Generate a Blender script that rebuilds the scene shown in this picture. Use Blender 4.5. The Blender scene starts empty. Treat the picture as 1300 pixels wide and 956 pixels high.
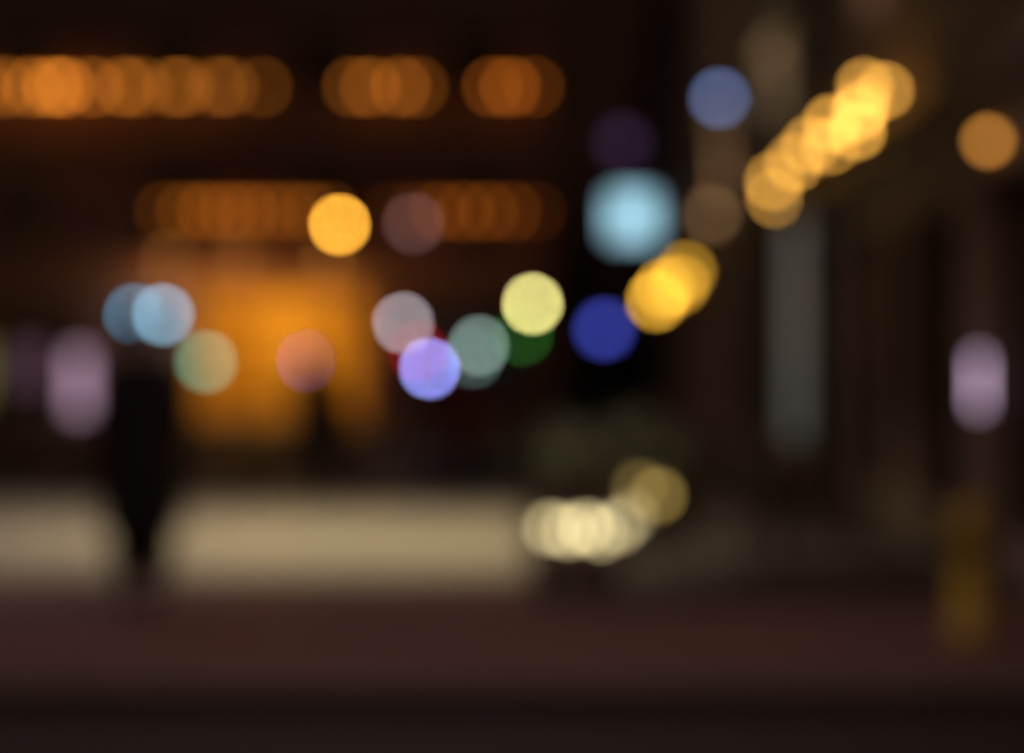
import bpy, bmesh, math, random
from mathutils import Vector, Matrix
random.seed(7)
D = bpy.data
scn = bpy.context.scene
col = scn.collection
scn.view_settings.view_transform = 'Standard'
scn.view_settings.look = 'None'
scn.view_settings.exposure = 0

# ------------------------------------------------------------------ helpers
def lin(c):
    return tuple(((v/255)/12.92 if v/255 <= .04045 else ((v/255+.055)/1.055)**2.4) for v in c)

def mat_surface(name, c1, c2, scale=4.0, rough=.8, bump=.2, metallic=0, detail=3):
    m = D.materials.new(name); m.use_nodes = True
    n = m.node_tree.nodes; l = m.node_tree.links
    b = n['Principled BSDF']; b.inputs['Roughness'].default_value = rough
    b.inputs['Metallic'].default_value = metallic
    tc = n.new('ShaderNodeTexCoord'); no = n.new('ShaderNodeTexNoise')
    no.inputs['Scale'].default_value = scale; no.inputs['Detail'].default_value = detail
    r = n.new('ShaderNodeValToRGB')
    r.color_ramp.elements[0].position = .35; r.color_ramp.elements[1].position = .68
    r.color_ramp.elements[0].color = (*c1, 1); r.color_ramp.elements[1].color = (*c2, 1)
    l.new(tc.outputs['Object'], no.inputs['Vector']); l.new(no.outputs['Fac'], r.inputs['Fac'])
    l.new(r.outputs['Color'], b.inputs['Base Color'])
    if bump > .25:
        bp = n.new('ShaderNodeBump'); bp.inputs['Strength'].default_value = bump; bp.inputs['Distance'].default_value = .01
        l.new(no.outputs['Fac'], bp.inputs['Height']); l.new(bp.outputs['Normal'], b.inputs['Normal'])
    return m

def mat_brick(name, c1, c2, mortar, scale=1.0, bw=.22, bh=.075, rough=.85, vertical=True):
    m = D.materials.new(name); m.use_nodes = True
    n = m.node_tree.nodes; l = m.node_tree.links
    b = n['Principled BSDF']; b.inputs['Roughness'].default_value = rough
    tc = n.new('ShaderNodeTexCoord'); br = n.new('ShaderNodeTexBrick')
    br.inputs['Color1'].default_value = (*c1, 1); br.inputs['Color2'].default_value = (*c2, 1)
    br.inputs['Mortar'].default_value = (*mortar, 1); br.inputs['Scale'].default_value = scale
    br.inputs['Brick Width'].default_value = bw; br.inputs['Row Height'].default_value = bh
    br.inputs['Mortar Size'].default_value = .008
    if vertical:
        sp = n.new('ShaderNodeSeparateXYZ'); cb = n.new('ShaderNodeCombineXYZ'); ad = n.new('ShaderNodeMath')
        l.new(tc.outputs['Object'], sp.inputs[0]); l.new(sp.outputs['X'], ad.inputs[0]); l.new(sp.outputs['Y'], ad.inputs[1])
        l.new(ad.outputs[0], cb.inputs['X']); l.new(sp.outputs['Z'], cb.inputs['Y']); l.new(cb.outputs[0], br.inputs['Vector'])
    else:
        l.new(tc.outputs['Object'], br.inputs['Vector'])
    no = n.new('ShaderNodeTexNoise'); no.inputs['Scale'].default_value = .8; no.inputs['Detail'].default_value = 4
    l.new(tc.outputs['Object'], no.inputs['Vector'])
    mx = n.new('ShaderNodeMix'); mx.data_type = 'RGBA'; mx.blend_type = 'MULTIPLY'; mx.inputs[0].default_value = .5
    l.new(br.outputs['Color'], mx.inputs[6]); l.new(no.outputs['Fac'], mx.inputs[7])
    l.new(mx.outputs[2], b.inputs['Base Color'])
    return m

def mat_emit(name, c, s):
    m = D.materials.new(name); m.use_nodes = True
    b = m.node_tree.nodes['Principled BSDF']
    b.inputs['Base Color'].default_value = (.6, .6, .6, 1)
    b.inputs['Emission Color'].default_value = (*c, 1); b.inputs['Emission Strength'].default_value = s
    return m

def mesh_obj(name, bm, mat, parent=None, smooth=False):
    me = D.meshes.new(name); bm.to_mesh(me); bm.free()
    o = D.objects.new(name, me); col.objects.link(o)
    for mm in (mat if isinstance(mat, list) else [mat]): me.materials.append(mm)
    if smooth:
        for p in me.polygons: p.use_smooth = True
    if parent: o.parent = parent
    return o

def empty(name, loc=(0, 0, 0), rz=0):
    e = D.objects.new(name, None); col.objects.link(e); e.location = loc; e.rotation_euler = (0, 0, rz)
    e.empty_display_size = .2
    return e

def box(bm, x0, x1, y0, y1, z0, z1):
    vs = [bm.verts.new(p) for p in ((x0,y0,z0),(x1,y0,z0),(x1,y1,z0),(x0,y1,z0),(x0,y0,z1),(x1,y0,z1),(x1,y1,z1),(x0,y1,z1))]
    for f in ((0,3,2,1),(4,5,6,7),(0,1,5,4),(1,2,6,5),(2,3,7,6),(3,0,4,7)):
        bm.faces.new([vs[i] for i in f])

def lathe(bm, prof, cx=0, cy=0, seg=20):
    rings = []
    for r, z in prof:
        rings.append([bm.verts.new((cx+r*math.cos(2*math.pi*i/seg), cy+r*math.sin(2*math.pi*i/seg), z)) for i in range(seg)])
    for a, b in zip(rings, rings[1:]):
        for i in range(seg):
            bm.faces.new((a[i], a[(i+1) % seg], b[(i+1) % seg], b[i]))
    bm.faces.new(list(reversed(rings[0]))); bm.faces.new(rings[-1])

def sphere(bm, c, r, sx=1, sy=1, sz=1, seg=20):
    M = Matrix.Translation(c) @ Matrix.Diagonal((sx, sy, sz, 1))
    bmesh.ops.create_uvsphere(bm, u_segments=seg, v_segments=seg//2+2, radius=r, matrix=M)
def globe(bm, c, r, sz=1):
    # low face count: every face of a glowing mesh is a light to the renderer
    bmesh.ops.create_icosphere(bm, subdivisions=2, radius=r, matrix=Matrix.Translation(c) @ Matrix.Diagonal((1, 1, sz, 1)))

def tube(bm, pts, r, seg=8):
    pts = [Vector(p) for p in pts]
    for a, b in zip(pts, pts[1:]):
        d = b-a; L = d.length
        if L < 1e-5: continue
        M = Matrix.Translation((a+b)/2) @ d.to_track_quat('Z', 'Y').to_matrix().to_4x4()
        bmesh.ops.create_cone(bm, cap_ends=True, segments=seg, radius1=r, radius2=r, depth=L, matrix=M)

LENS = 85/36*1300
def glow(name, rgb, r, d, gain=1.0):
    """lamp of radius r: luminance set from the luminous flux wanted"""
    rp = r*LENS/d
    return mat_emit(name, lin(rgb), gain*(38.5/rp)**2)

# ------------------------------------------------------------------ materials
asphalt = mat_surface('asphalt', (.022,.019,.02), (.045,.04,.04), 30, .8, .5)
brickpave = mat_brick('brick_paving', (.25,.115,.095), (.19,.09,.08), (.08,.055,.05), 1, .2, .1, .75, False)
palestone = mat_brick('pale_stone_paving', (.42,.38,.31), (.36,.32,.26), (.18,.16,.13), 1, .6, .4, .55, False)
shadepave = mat_brick('shade_paving', (.062,.042,.04), (.05,.036,.036), (.03,.025,.025), 1, .6, .4, .75, False)  # dark tone stands in for paving out of the light
kerbst = mat_surface('kerb_granite', (.10,.09,.09), (.18,.165,.16), 25, .7, .3)
brickw = mat_brick('dark_brick', (.34,.16,.11), (.27,.13,.10), (.2,.17,.15))
stonew = mat_surface('brown_render', (.30,.21,.165), (.42,.31,.25), 1.3, .85, .2)
greyw = mat_surface('grey_render', (.18,.155,.14), (.27,.24,.21), 1.1, .85, .2)
trim = mat_surface('stone_trim', (.2,.16,.13), (.3,.25,.2), 6, .7, .2)
frame = mat_surface('painted_frame', (.02,.018,.017), (.035,.03,.03), 8, .45, .1)
iron = mat_surface('black_iron', (.015,.015,.016), (.03,.03,.03), 20, .45, .15, .6)
orangep = mat_surface('ochre_plaster', (.58,.40,.12), (.7,.5,.16), 1.5, .8, .1)
terracotta = mat_surface('terracotta', (.22,.06,.045), (.3,.09,.06), 12, .8, .3)
leafm = mat_surface('leaves', (.03,.038,.012), (.065,.07,.022), 6, .6, .1)
bark = mat_surface('bark', (.05,.035,.025), (.1,.07,.05), 20, .9, .5)
wood = mat_surface('dark_wood', (.06,.035,.02), (.1,.06,.035), 9, .6, .3)
yellowp = mat_surface('yellow_paint', (.55,.38,.03), (.62,.45,.05), 9, .5, .1)
canvas = mat_surface('awning_canvas', (.07,.02,.018), (.1,.03,.025), 5, .9, .2)
glassm = D.materials.new('dark_glass'); glassm.use_nodes = True
gb = glassm.node_tree.nodes['Principled BSDF']
gn = glassm.node_tree.nodes.new('ShaderNodeTexNoise'); gn.inputs['Scale'].default_value = .5
gr = glassm.node_tree.nodes.new('ShaderNodeValToRGB')
gr.color_ramp.elements[0].color = (.008,.008,.01,1); gr.color_ramp.elements[1].color = (.03,.028,.03,1)
glassm.node_tree.links.new(gn.outputs['Fac'], gr.inputs['Fac']); glassm.node_tree.links.new(gr.outputs['Color'], gb.inputs['Base Color'])
gb.inputs['Roughness'].default_value = .12

# ------------------------------------------------------------------ world: night sky + faint moon
w = D.worlds.new('World'); scn.world = w; w.use_nodes = True
wn = w.node_tree.nodes; bg = wn['Background']
sky = wn.new('ShaderNodeTexSky'); sky.sky_type = 'NISHITA'; sky.sun_disc = False
sky.sun_elevation = math.radians(3); sky.sun_rotation = math.radians(200)
w.node_tree.links.new(sky.outputs['Color'], bg.inputs['Color']); bg.inputs['Strength'].default_value = .007
sl = D.lights.new('moon', 'SUN'); sl.energy = .07; sl.angle = math.radians(.5); sl.color = (1, .62, .52)
so = D.objects.new('moon', sl); col.objects.link(so); so.rotation_euler = (math.radians(60), 0, math.radians(-20))

# ------------------------------------------------------------------ ground
SK = .0326       # the street runs slightly to the right of the camera axis
RZ = -math.atan(SK)
def sheet(name, x0, x1, y0, y1, z, m):
    bm = bmesh.new(); vs = [bm.verts.new(p) for p in ((x0,y0,z),(x1,y0,z),(x1,y1,z),(x0,y1,z))]; bm.faces.new(vs)
    return mesh_obj(name, bm, m)
sheet('ground', -900, 900, -60, 1500, 0, asphalt)
bm = bmesh.new(); box(bm, -30, 6, 11.2, 26.6, 0.004, .12); mesh_obj('brick_pavement', bm, brickpave)
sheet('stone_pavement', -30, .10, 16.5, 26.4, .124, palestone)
sheet('shade_pavement', .102, 5.8, 14.6, 26.4, .124, shadepave)  # shade put into the colour: dark sheet cancels the overhead light's spill
bm = bmesh.new()
for i in range(36):
    box(bm, -30+i+.004, -29+i-.004, 10.95, 11.197, .003, .126); box(bm, -30+i+.004, -29+i-.004, 26.603, 26.85, .003, .126)
mesh_obj('kerb', bm, kerbst)
bm = bmesh.new(); box(bm, 1.5, 4.6, 27.1, 170, .003, .12); o = mesh_obj('side_pavement', bm, kerbst); o.rotation_euler[2] = RZ
bm = bmesh.new(); box(bm, -26, 1.6, 57.5, 61.39, .003, .12); mesh_obj('building_pavement', bm, kerbst)
bm = bmesh.new()
for i in range(8): box(bm, -1.8-i*1.1, -1.3-i*1.1, 29, 33, .004, .008)
mesh_obj('crosswalk_marking', bm, mat_surface('road_paint', (.45,.44,.42), (.6,.58,.55), 15, .6, .2))

# ------------------------------------------------------------------ buildings
def facade(parent, W, H, storeys, bay, wallm, z_base=.0, t=.4, shop_h=3.6, winw=1.3, depth=10, skip=()):
    """front face in local plane y=0 facing -y, width along x from 0 to W"""
    wall = bmesh.new(); gl = bmesh.new(); fr = bmesh.new(); tr = bmesh.new()
    nb = max(1, int(W/bay)); bw = W/nb
    levels = [(z_base, z_base+shop_h)]
    sh = (H-shop_h)/(storeys-1)
    for s in range(storeys-1): levels.append((z_base+shop_h+s*sh, z_base+shop_h+(s+1)*sh))
    for s, (a, b) in enumerate(levels):
        for i in range(nb):
            x0 = i*bw; x1 = x0+bw; cx = (x0+x1)/2
            if (s, i) in skip: continue
            if s == 0: ww = bw-.7; wz0 = a+.45; wz1 = b-.75
            else: ww = winw; wz0 = a+.95; wz1 = min(b-.45, a+2.7)
            l = cx-ww/2; r = cx+ww/2
            box(wall, x0, l, 0, t, a, b); box(wall, r, x1, 0, t, a, b)
            box(wall, l, r, 0, t, a, wz0); box(wall, l, r, 0, t, wz1, b)
            box(gl, l, r, .25, .27, wz0, wz1)
            box(fr, l, l+.07, .17, .245, wz0, wz1); box(fr, r-.07, r, .17, .245, wz0, wz1)
            box(fr, l+.07, r-.07, .172, .243, wz1-.08, wz1); box(fr, l+.07, r-.07, .172, .243, wz0, wz0+.08)
            box(fr, cx-.03, cx+.03, .175, .242, wz0+.08, wz1-.08)
            if s: box(fr, l+.07, cx-.03, .176, .241, (wz0+wz1)/2+.2, (wz0+wz1)/2+.26); box(fr, cx+.03, r-.07, .176, .241, (wz0+wz1)/2+.2, (wz0+wz1)/2+.26)
            box(tr, l-.12, r+.12, -.09, -.002, wz0-.12, wz0-.004)
            if s: box(tr, l-.1, r+.1, -.05, -.002, wz1+.004, wz1+.2)
        box(tr, -.02, W+.02, -.16, -.003, b-.26, b-.06)
    box(tr, -.1, W+.1, -.4, -.004, z_base+H-.05, z_base+H+.35)
    box(wall, 0, .3, t+.003, depth, z_base, z_base+H); box(wall, W-.3, W, t+.003, depth, z_base, z_base+H)
    box(wall, 0, W, depth+.003, depth+.3, z_base, z_base+H)
    box(tr, -.05, W+.05, -.003, depth+.3, z_base+H+.354, z_base+H+.5)
    mesh_obj('walls', wall, wallm, parent); mesh_obj('window_glass', gl, glassm, parent)
    mesh_obj('window_frames', fr, frame, parent); mesh_obj('cornices_and_sills', tr, trim, parent)
    return levels, bw

# -- hall across the square, faces the camera (front at y = 61.4)
hall = empty('brick_building', (-22, 61.4, .0))
facade(hall, 23, 15, 4, 3.83, brickw, depth=95, skip=((0, 3), (0, 4)))
bm = bmesh.new()
E0, E1 = 13.9, 18.3
box(bm, E0-.3, E0, .403, 5, 0, 3.9); box(bm, E1, E1+.3, .403, 5, 0, 3.9); box(bm, E0-.3, E1+.3, 5.003, 5.3, 0, 3.9)
box(bm, E0-.3, E1+.3, .403, 5.3, 3.903, 4.1)
mesh_obj('entrance_walls', bm, orangep, hall)
bm = bmesh.new(); box(bm, E0, E1, 0, .398, 3.42, 3.598); box(bm, E1, 19.165, 0, .398, 0, 3.598); box(bm, 11.502, E0, 0, .398, 0, 3.598)
mesh_obj('entrance_surround', bm, brickw, hall)
bm = bmesh.new()
for x in (13.92, 15.35, 16.8, 18.2): box(bm, x, x+.07, .1, .2, .12, 3.41)
for a, b in ((13.99, 15.35), (15.42, 16.8), (16.87, 18.2)): box(bm, a, b, .105, .195, 2.5, 2.58)
mesh_obj('entrance_doors', bm, frame, hall)
def light(name, loc, c, p, size, parent=None, rot=(0, 0, 0), typ='POINT', spot=None, blend=.8):
    L = D.lights.new(name, typ); L.energy = p; L.color = c; L.shadow_soft_size = size
    if spot: L.spot_size = math.radians(spot); L.spot_blend = blend
    o = D.objects.new(name, L); col.objects.link(o); o.location = loc; o.rotation_euler = rot
    if parent: o.parent = parent
    return o
light('entrance_lamp', (16.2, 3.0, 2.4), (1, .50, .07), 125, .25, hall)
light('entrance_lamp', (15.6, 3.6, 3.2), (1, .50, .07), 35, .25, hall)
bm = bmesh.new(); box(bm, 12.6, 19.4, -1.6, -.42, 4.15, 4.35); mesh_obj('canopy', bm, frame, hall)
for x in (13.4, 15.2, 17.4): light('added_wall_wash', (x, -1.0, 4.0), (1, .42, .08), 50, .1, hall)  # added lights that wash the wall around the entrance

def bulb_row(parent, xs, y, z, rgb, r, d, gains, nm='bulbs'):
    for g in sorted(set(gains)):
        bm = bmesh.new()
        for x, gg in zip(xs, gains):
            if gg == g: globe(bm, (x, y, z), r)
        mesh_obj(nm, bm, glow(nm, rgb, r, d, g), parent, True)
    bm = bmesh.new()
    for x in xs: lathe(bm, [(.03, z+r*.9), (.035, z+r+.1)], x, y, 8)
    tube(bm, [(xs[0]-.2, y, z+r+.1), (xs[-1]+.2, y, z+r+.1)], .012)
    mesh_obj(nm+'_holders', bm, iron, parent)
gal = bmesh.new(); box(gal, .2, 22.9, -1.0, -.42, 8.95, 9.15); mesh_obj('gallery_eave', gal, wood, hall)
# eave lights: not all bulbs burn equally bright
xs = [8.7, 9.3, 10.0, 10.5, 10.8, 11.5, 12.3, 12.7, 13.5, 13.8, 14.6, 14.9, 15.75]
g  = [.15, .13, .17,  .22,  .22,  .13,  .15,  .08,  .09,  .09,  .07,  .07,  .05]
bulb_row(hall, xs, -.8, 8.5, (255,148,48), .1, 60.5, g, nm='eave_bulbs')
bulb_row(hall, [18.0, 18.45, 19.2, 19.65], -.8, 8.5, (255,145,45), .1, 60.5, [.07,.11,.12,.06], nm='eave_bulbs')
bulb_row(hall, [21.5, 21.95, 22.55], -.8, 8.5, (255,135,38), .1, 60.5, [.08,.12,.05], nm='eave_bulbs')
xs = [13.3+.52*i for i in range(9)]; bulb_row(hall, xs, -.8, 5.38, (255,138,38), .1, 60.5, [.035,.06,.08,.08,.08,.06,.06,.06,.03], nm='balcony_bulbs')
xs = [19.0+.6*i for i in range(7)]; bulb_row(hall, xs, -.8, 5.38, (255,132,34), .1, 60.5, [.012,.02,.055,.055,.055,.04,.015], nm='balcony_bulbs')
bm = bmesh.new(); box(bm, 12.8, 22.8, -1.0, -.42, 5.72, 5.84); mesh_obj('balcony_slab', bm, wood, hall)
bm = bmesh.new()
for i in range(67): box(bm, 12.9+i*.148, 12.93+i*.148, -.97, -.94, 5.845, 6.8)
box(bm, 12.8, 22.8, -.98, -.93, 6.803, 6.86); mesh_obj('balcony_railing', bm, iron, hall)

# -- right-hand row, facade 2.6 m to the right of the camera along the street
def row(name, v0, v1, H, wallm, lat=2.6, bay=3.2, st=4):
    p = empty(name)
    c, s = math.cos(RZ), math.sin(RZ)
    p.location = Vector((lat*c - v1*s, lat*s + v1*c, 0)); p.rotation_euler = (0, 0, RZ+math.radians(-90))
    facade(p, v1-v0, H, st, bay, wallm, depth=9)
    return p
row('rendered_townhouse', 6, 24, 13, stonew)
row('rendered_townhouse', 24.02, 44, 11.5, greyw, bay=2.85)
row('rendered_townhouse', 44.02, 74, 13.5, stonew, bay=3.3)
row('rendered_townhouse', 74.02, 160, 14, brickw, bay=3.6)
endb = empty('end_building', (-6, 165, 0)); facade(endb, 30, 30, 8, 4, brickw, depth=12)

def street(lat, v, z=0):
    return Vector((lat*math.cos(RZ)-v*math.sin(RZ), lat*math.sin(RZ)+v*math.cos(RZ), z))

def awning(v0, v1, z=3.1, lat=2.42, proj=.9):
    e = empty('shop_awning', (0, 0, 0), RZ)
    bm = bmesh.new()
    a = [bm.verts.new(p) for p in ((lat, v0, z+.35), (lat, v1, z+.35), (lat-proj, v1, z-.1), (lat-proj, v0, z-.1))]; bm.faces.new(a)
    k = 14
    for i in range(k):
        y0 = v0+(v1-v0)*i/k; y1 = v0+(v1-v0)*(i+1)/k; ym = (y0+y1)/2
        q = [bm.verts.new(p) for p in ((lat-proj, y0, z-.1), (lat-proj, y1, z-.1), (lat-proj, y1, z-.22), (lat-proj, ym, z-.3), (lat-proj, y0, z-.22))]; bm.faces.new(q)
    mesh_obj('canvas', bm, canvas, e)
    bm = bmesh.new()
    for v in (v0+.05, v1-.05): tube(bm, [(lat, v, z-.15), (lat-proj, v, z-.11)], .015)
    mesh_obj('arms', bm, iron, e)
awning(16.8, 19.8); awning(31.5, 35.5)

# uplights added to brighten the walls of the right-hand houses
for v, p, c in ((15.0, 190, (1,.60,.5)), (22.5, 50, (1,.62,.48)), (34, 150, (1,.72,.42)), (48, 200, (1,.72,.38))):
    e = empty('added_uplight', (0, 0, 0), RZ)
    bm = bmesh.new(); lathe(bm, [(.05, 4.25), (.09, 4.3), (.09, 4.45)], 2.0, v, 14); tube(bm, [(2.0, v, 4.3), (2.6, v, 4.3)], .02)
    mesh_obj('fitting', bm, iron, e)
    light('lamp', (2.0, v, 4.55), c, p, .06, e, rot=(math.pi, 0, 0), typ='SPOT', spot=150)

def festoon(lats, vs, zs, gains, rgb, r=.05, lat=2.31):
    e = empty('festoon_lights', (0, 0, 0), RZ)
    bc = bmesh.new()
    for la, v, z, g in zip(lats, vs, zs, gains):
        b = bmesh.new(); rr = r*v/24
        globe(b, (la, v, z), rr); mesh_obj('bulb', b, glow('festoon_bulb', rgb, rr, v, g), e, True)
        lathe(bc, [(.02, z+rr*.95), (.022, z+rr+.07)], la, v, 8)
    tube(bc, [(la, v, z+rr+.07) for la, v, z in zip(lats, vs, zs)], .008)
    for la, v, z in list(zip(lats, vs, zs))[::3]: tube(bc, [(la, v, z+.12), (2.6, v, z+.3)], .012)
    mesh_obj('cable_and_brackets', bc, iron, e)
vs = [19.5, 20.0, 20.6, 21.2, 21.9, 22.8, 23.8, 24.8, 25.9, 27.2, 28.6, 30.0, 31.2]
zz = [3.78,3.87,3.70,3.84, 3.68,3.84,3.70, 3.82,3.68,3.84, 3.72,3.84,3.72]
ll = [2.36,2.25,2.26,2.36, 2.40,2.26,2.36, 2.24,2.36,2.28, 2.40,2.26,2.38]
festoon(ll, vs, zz, [.36,.38,.42,.46,.48,.46,.42,.38,.38,.36,.36,.34,.34], (255,184,78))
festoon([2.3,2.36,2.25,2.33], [58.5, 65, 74, 86], [3.8,3.7,3.85,3.8], [.26,.36,.42,.55], (255,190,60))

# ------------------------------------------------------------------ lamps & signs
def lamp_post(name, x, y, z, rgb, gain, rpx=5.5, base=0):
    e = empty(name, (x, y, base)); h = z-base; r = rpx*y/LENS
    bm = bmesh.new()
    lathe(bm, [(.12, 0), (.12, .12), (.08, .2), (.06, .7), (.04, .8), (.032, h-r-.12), (.06, h-r-.08), (.05, h-r*.92)], seg=14)
    mesh_obj('post', bm, iron, e, True)
    bm = bmesh.new(); globe(bm, (0, 0, h), r); mesh_obj('globe', bm, glow(name+'_globe', rgb, r, y, gain), e, True)
    bm = bmesh.new(); lathe(bm, [(r*.5, h+r*.88), (r*.35, h+r*1.1), (.015, h+r*1.5)]); mesh_obj('cap', bm, iron, e, True)
    return e
def wall_lamp(name, x, y, z, wx, wy, rgb, gain, rpx=6.5):
    e = empty(name, (x, y, z)); r = rpx*y/LENS
    bm = bmesh.new(); globe(bm, (0, 0, 0), r); mesh_obj('globe', bm, glow(name+'_globe', rgb, r, y, gain), e, True)
    bm = bmesh.new(); lathe(bm, [(r*.7, r*.78), (r*.5, r*1.2), (.02, r*1.6)], seg=12)
    tube(bm, [(0, 0, r*1.5), (0, 0, r*2.2), ((wx-x)*.5, (wy-y)*.5, r*2.6), (wx-x, wy-y, r*2.2)], .02)
    lathe(bm, [(.07, r*1.9), (.07, r*2.5)], wx-x, wy-y, 10)
    mesh_obj('bracket', bm, iron, e); return e

lamp_post('street_lamp', -3.28, 46, 4.22, (255,180,60), 1.1)
lamp_post('street_lamp', .39, 46, 2.71, (240,228,140), .95)
lamp_post('street_lamp', -2.07, 46, 2.35, (162,152,158), .78)
lamp_post('street_lamp', -.63, 46, 1.92, (128,150,142), .6)
lamp_post('street_lamp', -.80, 50, 1.70, (110,140,135), .3)
lamp_post('bollard_light', -1.57, 46, 1.48, (145,148,240), .95, 5)
wall_lamp('wall_lamp', -2.48, 60.8, 5.1, -2.48, 61.38, (84,60,60), .7)
wall_lamp('wall_lamp', -9.45, 60.6, 2.8, -9.45, 61.38, (75,135,165), .65)
wall_lamp('wall_lamp', -8.75, 60.6, 2.8, -8.75, 61.38, (125,175,200), .7)
wall_lamp('wall_lamp', -7.65, 60.4, 1.62, -7.65, 61.38, (85,150,120), .68, 8)
lamp_post('street_lamp', -4.83, 58, 1.62, (95,70,185), .75, 8)
def fac(v): p = street(2.58, v); return p.x, p.y
def rlamp(x, y, z, rgb, gain, rpx=6.5):
    fx, fy = fac(y); wall_lamp('wall_lamp', x, y, z, fx, fy, rgb, gain, rpx)
rlamp(3.43, 40, 5.97, (98,118,165), .52, 8)
rlamp(3.72, 45, 4.35, (130,98,65), .36, 9)
rlamp(3.05, 15.5, 3.02, (205,135,55), .45, 8)

def box_sign(name, x, y, z, wdt, hgt, rgb, target, wallx=None, post=False, rot=0.0):
    e = empty(name, (x, y, z), rot)
    bm = bmesh.new(); t = .12
    box(bm, -wdt/2-.04, wdt/2+.04, -t/2+.012, t/2-.012, -hgt/2-.04, hgt/2+.04)
    if post: lathe(bm, [(.09, -z+.01), (.09, -z+.06), (.035, -z+.1), (.03, -hgt/2)], seg=10)
    if wallx is not None:
        for q in (hgt*.3, -hgt*.3): tube(bm, [(wdt/2, 0, q), (wallx-x, 0, q)], .025 if hgt > .5 else .008)
    mesh_obj('casing', bm, iron, e)
    bm = bmesh.new(); box(bm, -wdt/2, wdt/2, -t/2, t/2, -hgt/2, hgt/2)
    rp2 = (wdt*LENS/y)*(hgt*LENS/y)
    mesh_obj('lit_face', bm, mat_emit(name+'_face', lin(rgb), target*max(1.0, math.pi*38.5**2/rp2)), e)
    return e
box_sign('illuminated_shop_sign', 3.72, 75, 6.12, 1.25, 1.25, (158,208,228), 1.08, wallx=5.0)
box_sign('neon_sign', 3.47, 76, 8.5, .6, .6, (52,32,58), .45, wallx=5.0)
box_sign('parking_sign', 3.43, 90, 2.83, .5, .5, (50,58,150), .8, post=True)
box_sign('vertical_sign', -10.85, 60.6, 1.1, .4, 1.5, (180,145,170), .55, post=True)
box_sign('vertical_sign', -12.1, 60.6, 1.5, .6, 1.0, (75,50,68), .45, post=True)
box_sign('vertical_sign', -13.35, 60.6, 1.4, .3, 1.6, (85,82,35), .5, post=True)
box_sign('menu_sign', 3.08, 16, 1.47, .05, .34, (210,178,208), .36, wallx=3.14)
e = empty('display_case', street(2.5, 28.4), RZ)
bm = bmesh.new(); box(bm, -.14, .06, -1.5, 1.5, .12, .7); box(bm, -.14, .06, -1.5, 1.5, 3.3, 3.45)
for v in (-1.5, 1.44): box(bm, -.14, .06, v, v+.06, .703, 3.297)
mesh_obj('casing', bm, iron, e)
bm = bmesh.new(); box(bm, -.1, .05, -1.43, 1.43, .705, 3.295); mesh_obj('lit_panel', bm, mat_emit('case_panel', lin((114,120,117)), .45), e)

def traffic_light(x, y, z, rgb, gain, lit):
    e = empty('traffic_light', (x, y, 0)); r = .1
    off = {0: 0, 1: .56}[lit]
    bm = bmesh.new(); lathe(bm, [(.1, 0), (.1, .1), (.05, .15), (.045, z+.5)], 0, .16, 12)
    box(bm, -.16, .16, -.06, .11, z-.18-off, z+.74-off)
    for i in range(3):
        q = z + i*.28 - off
        tube(bm, [(0, -.07, q+.115), (0, -.2, q+.11)], .03, 8)
    mesh_obj('post_and_housing', bm, iron, e)
    for i in range(3):
        q = z+i*.28-off; on = abs(q-z) < .01
        bm = bmesh.new(); bmesh.ops.create_icosphere(bm, subdivisions=2, radius=r, matrix=Matrix.Translation((0, -.07, q)) @ Matrix.Diagonal((1, .4, 1, 1)))
        mesh_obj('lens', bm, glow('signal_on', rgb, r, y, gain) if on else frame, e, True)
traffic_light(.22, 52, 2.19, (25,80,25), .6, 0)
traffic_light(-2.02, 52, 1.84, (170,8,22), .30, 1)

def hung_fill(x, y, z, p, c, spot=140, blend=.8):  # unseen overhead light, mast and cable, added to light the ground
    e = empty('added_hung_light', (x, y, z))
    bm = bmesh.new(); lathe(bm, [(.26, -.1), (.24, 0), (.08, .1), (.03, .22)], seg=20)
    tube(bm, [(-8-x, 0, .9), (0, 0, .22), (3.0-x, 0, .9)], .01)
    mesh_obj('shade_and_cable', bm, iron, e)
    bm = bmesh.new(); lathe(bm, [(.09, -z), (.06, 1.0)], -8-x, 0, 12); mesh_obj('added_mast', bm, iron, e)
    light('lamp', (0, 0, -.15), c, p, .12, e, typ='SPOT', spot=spot, blend=blend)
hung_fill(-1.0, 20.6, 6.6, 2000, (1, .82, .50), 84, 1)
hung_fill(-4.6, 21.4, 6.6, 720, (1, .80, .68), 120, 1)
hung_fill(-.8, 13.0, 6.6, 330, (1, .66, .56), 120)

# ------------------------------------------------------------------ planter with shrub, lanterns
e = empty('planter_shrub', (.85, 20.2, .124))
bm = bmesh.new()
for a in ((-.65, .65, -.25, -.2), (-.65, .65, .2, .25)): box(bm, *a, 0, .42)
box(bm, -.65, -.6, -.197, .197, 0, .42); box(bm, .6, .65, -.197, .197, 0, .42)
mesh_obj('planter_box', bm, wood, e)
bm = bmesh.new(); box(bm, -.597, .597, -.197, .197, .05, .37); mesh_obj('soil', bm, bark, e)
bm = bmesh.new()
for i in range(14):
    x = random.uniform(-.5, .5); tube(bm, [(x, random.uniform(-.1, .1), .37), (x*1.1+random.uniform(-.1, .1), random.uniform(-.15, .15), .7), (x*1.15, random.uniform(-.2, .2), .95)], .008, 5)
mesh_obj('stems', bm, bark, e)
bm = bmesh.new()
cl = [(random.uniform(-.5, .6), random.uniform(-.2, .2), random.uniform(.5, 1.0), random.uniform(.1, .18)) for _ in range(20)]
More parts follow.
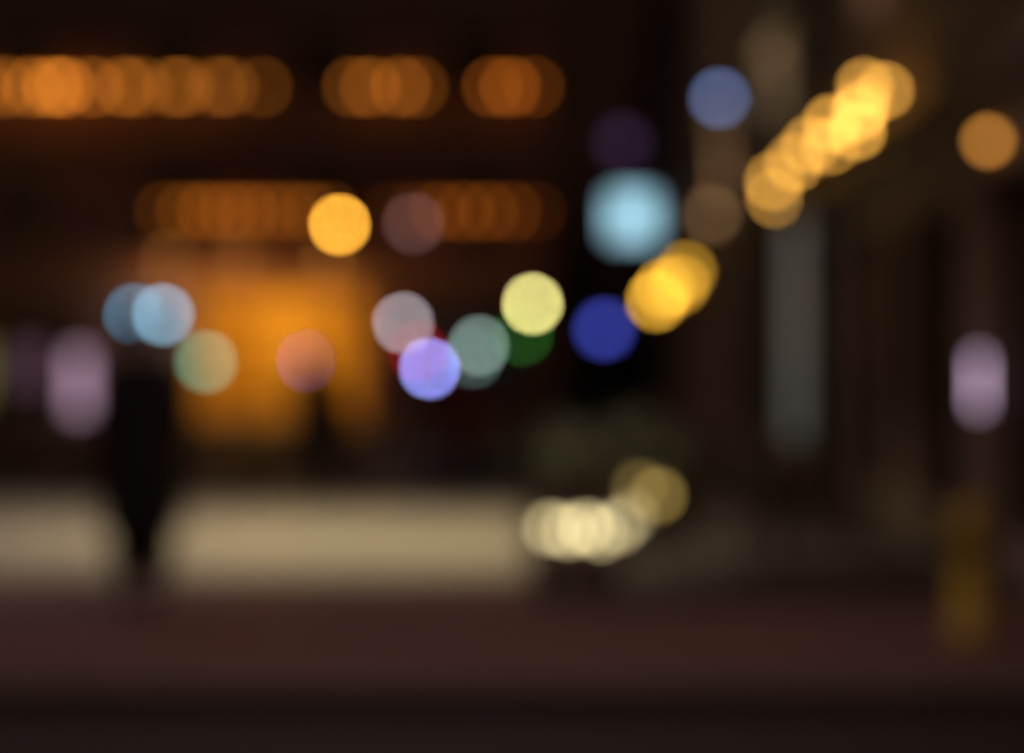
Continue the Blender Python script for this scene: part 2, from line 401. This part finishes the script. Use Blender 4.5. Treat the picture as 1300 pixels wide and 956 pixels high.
for cx, cy, cz, cr in cl:
    for _ in range(80):
        p = Vector((random.gauss(0, 1), random.gauss(0, 1), random.gauss(0, 1))).normalized()*cr*random.uniform(.4, 1)+Vector((cx, cy, cz))
        u = Vector((random.gauss(0, 1), random.gauss(0, 1), random.gauss(0, 1))).normalized(); v = u.orthogonal().normalized()
        a, b = .035, .014
        bm.faces.new([bm.verts.new(q) for q in (p-u*a, p+v*b, p+u*a, p-v*b)])
mesh_obj('foliage', bm, leafm, e)

def lantern(x, y, z, rgb, gain, rpx=8, base=.124):
    e = empty('ground_lantern', (x, y, base)); r = rpx*y/LENS; h = z-base
    bm = bmesh.new(); box(bm, -.07, .07, -.07, .07, 0, .02)
    for sx in (-1, 1):
        for sy in (-1, 1): box(bm, sx*.065-.004, sx*.065+.004, sy*.065-.004, sy*.065+.004, .02, h+.08)
    lathe(bm, [(.10, h+.083), (.03, h+.12), (.01, h+.15)], seg=4); lathe(bm, [(.02, .02), (.02, h-r)], seg=8)
    mesh_obj('frame', bm, iron, e)
    bm = bmesh.new(); globe(bm, (0, 0, h), r); mesh_obj('candle_globe', bm, glow('lantern_globe', rgb, r, y, gain), e, True)
C = (228,208,152)
for x, y, z, g in ((.29, 18.3, .345, .30), (.43, 18.6, .30, .34), (.56, 18.3, .35, .36), (.68, 18.6, .28, .28), (.81, 18.3, .36, .24), (.90, 18.5, .42, .16)):
    lantern(x, y, z, C, g)
lantern(1.12, 18.5, .58, (150,125,65), .45); lantern(1.0, 18.9, .62, (150,125,65), .22)

def pot(x, y, s):
    e = empty('terracotta_pot', (x, y, .124)); bm = bmesh.new()
    lathe(bm, [(.12*s, 0), (.18*s, .3*s), (.2*s, .3*s), (.2*s, .36*s), (.17*s, .36*s), (.16*s, .3*s)], seg=20); mesh_obj('pot', bm, terracotta, e, True)
    bm = bmesh.new()
    for i in range(110):
        a = random.uniform(0, 6.28); L = random.uniform(.06, .2)*s; q = Vector((math.cos(a)*L, math.sin(a)*L, .32*s+random.uniform(0, .14)*s))
        u = Vector((random.gauss(0, 1), random.gauss(0, 1), random.gauss(0, 1))).normalized(); v = u.orthogonal()
        bm.faces.new([bm.verts.new(t) for t in (q-u*.02, q+v*.008, q+u*.02, q-v*.008)])
    mesh_obj('foliage', bm, leafm, e)
pot(.22, 15.9, .5); pot(.42, 15.8, .55); pot(.62, 15.9, .5)

def table(x, y):
    e = empty('cafe_table', (x, y, .124)); bm = bmesh.new()
    lathe(bm, [(.22, 0), (.2, .03), (.03, .06), (.025, .7), (.1, .71)], seg=16)
    lathe(bm, [(.34, .712), (.34, .74)], seg=24); mesh_obj('table', bm, iron, e)
def chair(x, y, rz):
    e = empty('cafe_chair', (x, y, .124), rz); bm = bmesh.new()
    box(bm, -.2, .2, -.2, .2, .43, .46)
    for a, b in ((-.18, -.18), (.18, -.18), (-.18, .18), (.18, .18)): tube(bm, [(a, b, .43), (a*1.15, b*1.15, 0)], .012)
    for a in (-.18, .18): tube(bm, [(a, .18, .46), (a, .24, .88)], .012)
    for z in (.6, .7, .8, .87): box(bm, -.168, .168, .205, .225, z, z+.04)
    mesh_obj('chair', bm, wood, e)
table(1.95, 17.6); chair(1.5, 17.5, 1.4); chair(2.45, 17.7, -1.7); table(2.2, 20.5); chair(1.75, 20.4, 1.5); chair(2.6, 20.9, -1.4)
e = empty('yellow_bollard', (2.47, 13, .12)); bm = bmesh.new()
lathe(bm, [(.13, 0), (.13, .03), (.10, .04), (.10, .62), (.09, .68), (.03, .71)], seg=20); mesh_obj('post', bm, yellowp, e, True)
bm = bmesh.new(); lathe(bm, [(.103, .45), (.103, .53)], seg=20); mesh_obj('band', bm, iron, e)

# ------------------------------------------------------------------ people
skin = mat_surface('skin', (.3,.19,.14), (.36,.23,.17), 12, .6, .1)
hairm = mat_surface('hair', (.015,.01,.008), (.03,.02,.015), 60, .6, .4)
def skinmesh(name, verts, edges, radii, mat, parent, root=0, sub=2):
    me = D.meshes.new(name); me.from_pydata(verts, edges, []); o = D.objects.new(name, me); col.objects.link(o); o.parent = parent
    me.materials.append(mat)
    m = o.modifiers.new('skin', 'SKIN'); m.use_smooth_shade = True
    for i, r in enumerate(radii):
        sv = me.skin_vertices[0].data[i]; sv.radius = r if isinstance(r, tuple) else (r, r); sv.use_root = (i == root)
    s = o.modifiers.new('sub', 'SUBSURF'); s.levels = sub; s.render_levels = sub
    return o
def person(name, x, y, base, rz, coat, trousers, stride=.22, long_hair=False, bag=False, hem=.56, leg=.085):
    e = empty(name, (x, y, base), rz)
    V = [(0,0,.98),(0,0,1.12),(0,.01,1.3),(0,.01,1.45),(0,0,1.53),
         (.19,.01,1.44),(.25,.05,1.16),(.25,-.06,.93),
         (-.19,.01,1.44),(-.25,-.03,1.16),(-.24,-.16,.94),
         (.1,0,.93),(.11,-stride*.6,.52),(.1,-stride*.55,.10),
         (-.1,0,.93),(-.1,stride*.35,.50),(-.1,stride*1.15,.14)]
    E = [(0,1),(1,2),(2,3),(3,4),(3,5),(5,6),(6,7),(3,8),(8,9),(9,10),(0,11),(11,12),(12,13),(0,14),(14,15),(15,16)]
    R = [(.16,.12),(.15,.115),(.18,.125),(.14,.1),.06,.085,.065,.05,.085,.065,.05,.1,.07,.05,.1,.07,.05]
    skinmesh('body', V, E, R, coat, e)
    bm = bmesh.new(); n = 24; rings = []
    for z, rx, ry in ((1.40,.23,.15),(1.3,.24,.16),(1.1,.23,.16),(.95,.25,.18),(.7,.265,.2),(hem,.26,.22)):
        rings.append([bm.verts.new((rx*math.cos(6.2832*i/n)*(1+.03*math.sin(5*i)), ry*math.sin(6.2832*i/n), z)) for i in range(n)])
    for a, b in zip(rings, rings[1:]):
        for i in range(n): bm.faces.new((a[i], b[i], b[(i+1) % n], a[(i+1) % n]))
    mesh_obj('coat', bm, coat, e, True)
    skinmesh('trousers', [(0,0,.95),(.1,0,.9),(.11,-stride*.6,.5),(.1,-stride*.55,.09),(-.1,0,.9),(-.1,stride*.35,.49),(-.1,stride*1.15,.13)],
             [(0,1),(1,2),(2,3),(0,4),(4,5),(5,6)], [.13,leg+.03,leg+.01,leg,leg+.03,leg+.01,leg], trousers, e)
    for sx, yy, zq in ((.1, -stride*.55, .045), (-.1, stride*1.15, .06)):
        skinmesh('shoe', [(sx, yy+.06, zq), (sx, yy-.06, zq-.005), (sx*1.1, yy-.17, zq-.012)], [(0,1),(1,2)], [.05,.05,.035], hairm, e)
    bm = bmesh.new(); sphere(bm, (0,-.01,1.645), .1, .78, .95, 1.2, 24)
    sphere(bm, (0,-.035,1.575), .055, 1, 1, .9, 16); sphere(bm, (0,-.11,1.63), .018, .8, 1.1, 1.5, 10)
    for s in (-1, 1):
        sphere(bm, (s*.08,0,1.635), .026, .4, .8, 1.2, 10); sphere(bm, (s*.03,-.093,1.655), .013, seg=10)
    sphere(bm, (0,-.098,1.592), .02, 1.3, .5, .35, 10)
    mesh_obj('head', bm, skin, e, True)
    bm = bmesh.new(); sphere(bm, (0,.018,1.672), .106, .83, .98, 1.05, 24)
    if long_hair: sphere(bm, (0,.06,1.55), .1, .95, .6, 1.6, 20)
    mesh_obj('hair', bm, hairm, e, True)
    for (hx, hy, hz), s in (((.25,-.075,.9), 1), ((-.24,-.19,.91), -1)):
        skinmesh('hand', [(hx, hy, hz), (hx, hy-.005, hz-.04), (hx, hy-.01, hz-.085)], [(0,1),(1,2)], [(.02,.03),(.018,.038),(.014,.036)], skin, e, sub=1)
        for k, L in enumerate((.07,.08,.075,.06)):
            yy = hy+.022-.018*k-.01
            skinmesh('finger', [(hx, yy, hz-.075), (hx-s*.006, yy-.003, hz-.09-L*.5), (hx-s*.022, yy-.004, hz-.09-L)], [(0,1),(1,2)], [.009,.0085,.007], skin, e, sub=1)
        skinmesh('thumb', [(hx-s*.005, hy-.03, hz-.03), (hx-s*.012, hy-.055, hz-.06), (hx-s*.018, hy-.062, hz-.09)], [(0,1),(1,2)], [.011,.01,.008], skin, e, sub=1)
    if bag:
        bm = bmesh.new(); box(bm, .27, .37, -.2, .1, .85, 1.1); tube(bm, [(.3, -.05, 1.1), (.22, 0, 1.5)], .012); o = mesh_obj('shoulder_bag', bm, hairm, e)
        bv = o.modifiers.new('b', 'BEVEL'); bv.width = .02; bv.segments = 2
    return e
blackc = mat_surface('black_cloth', (.004,.004,.005), (.008,.007,.008), 14, .95, .1)
navyc = mat_surface('dark_cloth', (.012,.012,.016), (.02,.02,.025), 14, .9, .1)
redc = mat_surface('dark_red_cloth', (.16,.02,.02), (.22,.03,.03), 14, .9, .1)
person('pedestrian', -2.28, 14.9, .12, math.pi+.1, blackc, blackc, .13, hem=.45, leg=.105)
person('pedestrian', -2.32, 28.6, .0, .4, navyc, navyc, .15, long_hair=True, bag=True)
person('pedestrian', -.62, 31, .0, -.3, redc, navyc, .18, long_hair=True)

# ------------------------------------------------------------------ camera
cd = D.cameras.new('camera'); cam = D.objects.new('camera', cd); col.objects.link(cam); scn.camera = cam
cam.location = (0, 0, 1.6); cam.rotation_euler = (math.radians(90)-math.atan(18/LENS), 0, 0)
cd.lens = 85; cd.sensor_width = 36; cd.clip_start = .05; cd.clip_end = 3000
cd.dof.use_dof = True; cd.dof.focus_distance = 1.8; cd.dof.aperture_fstop = 1.8; cd.dof.aperture_blades = 0
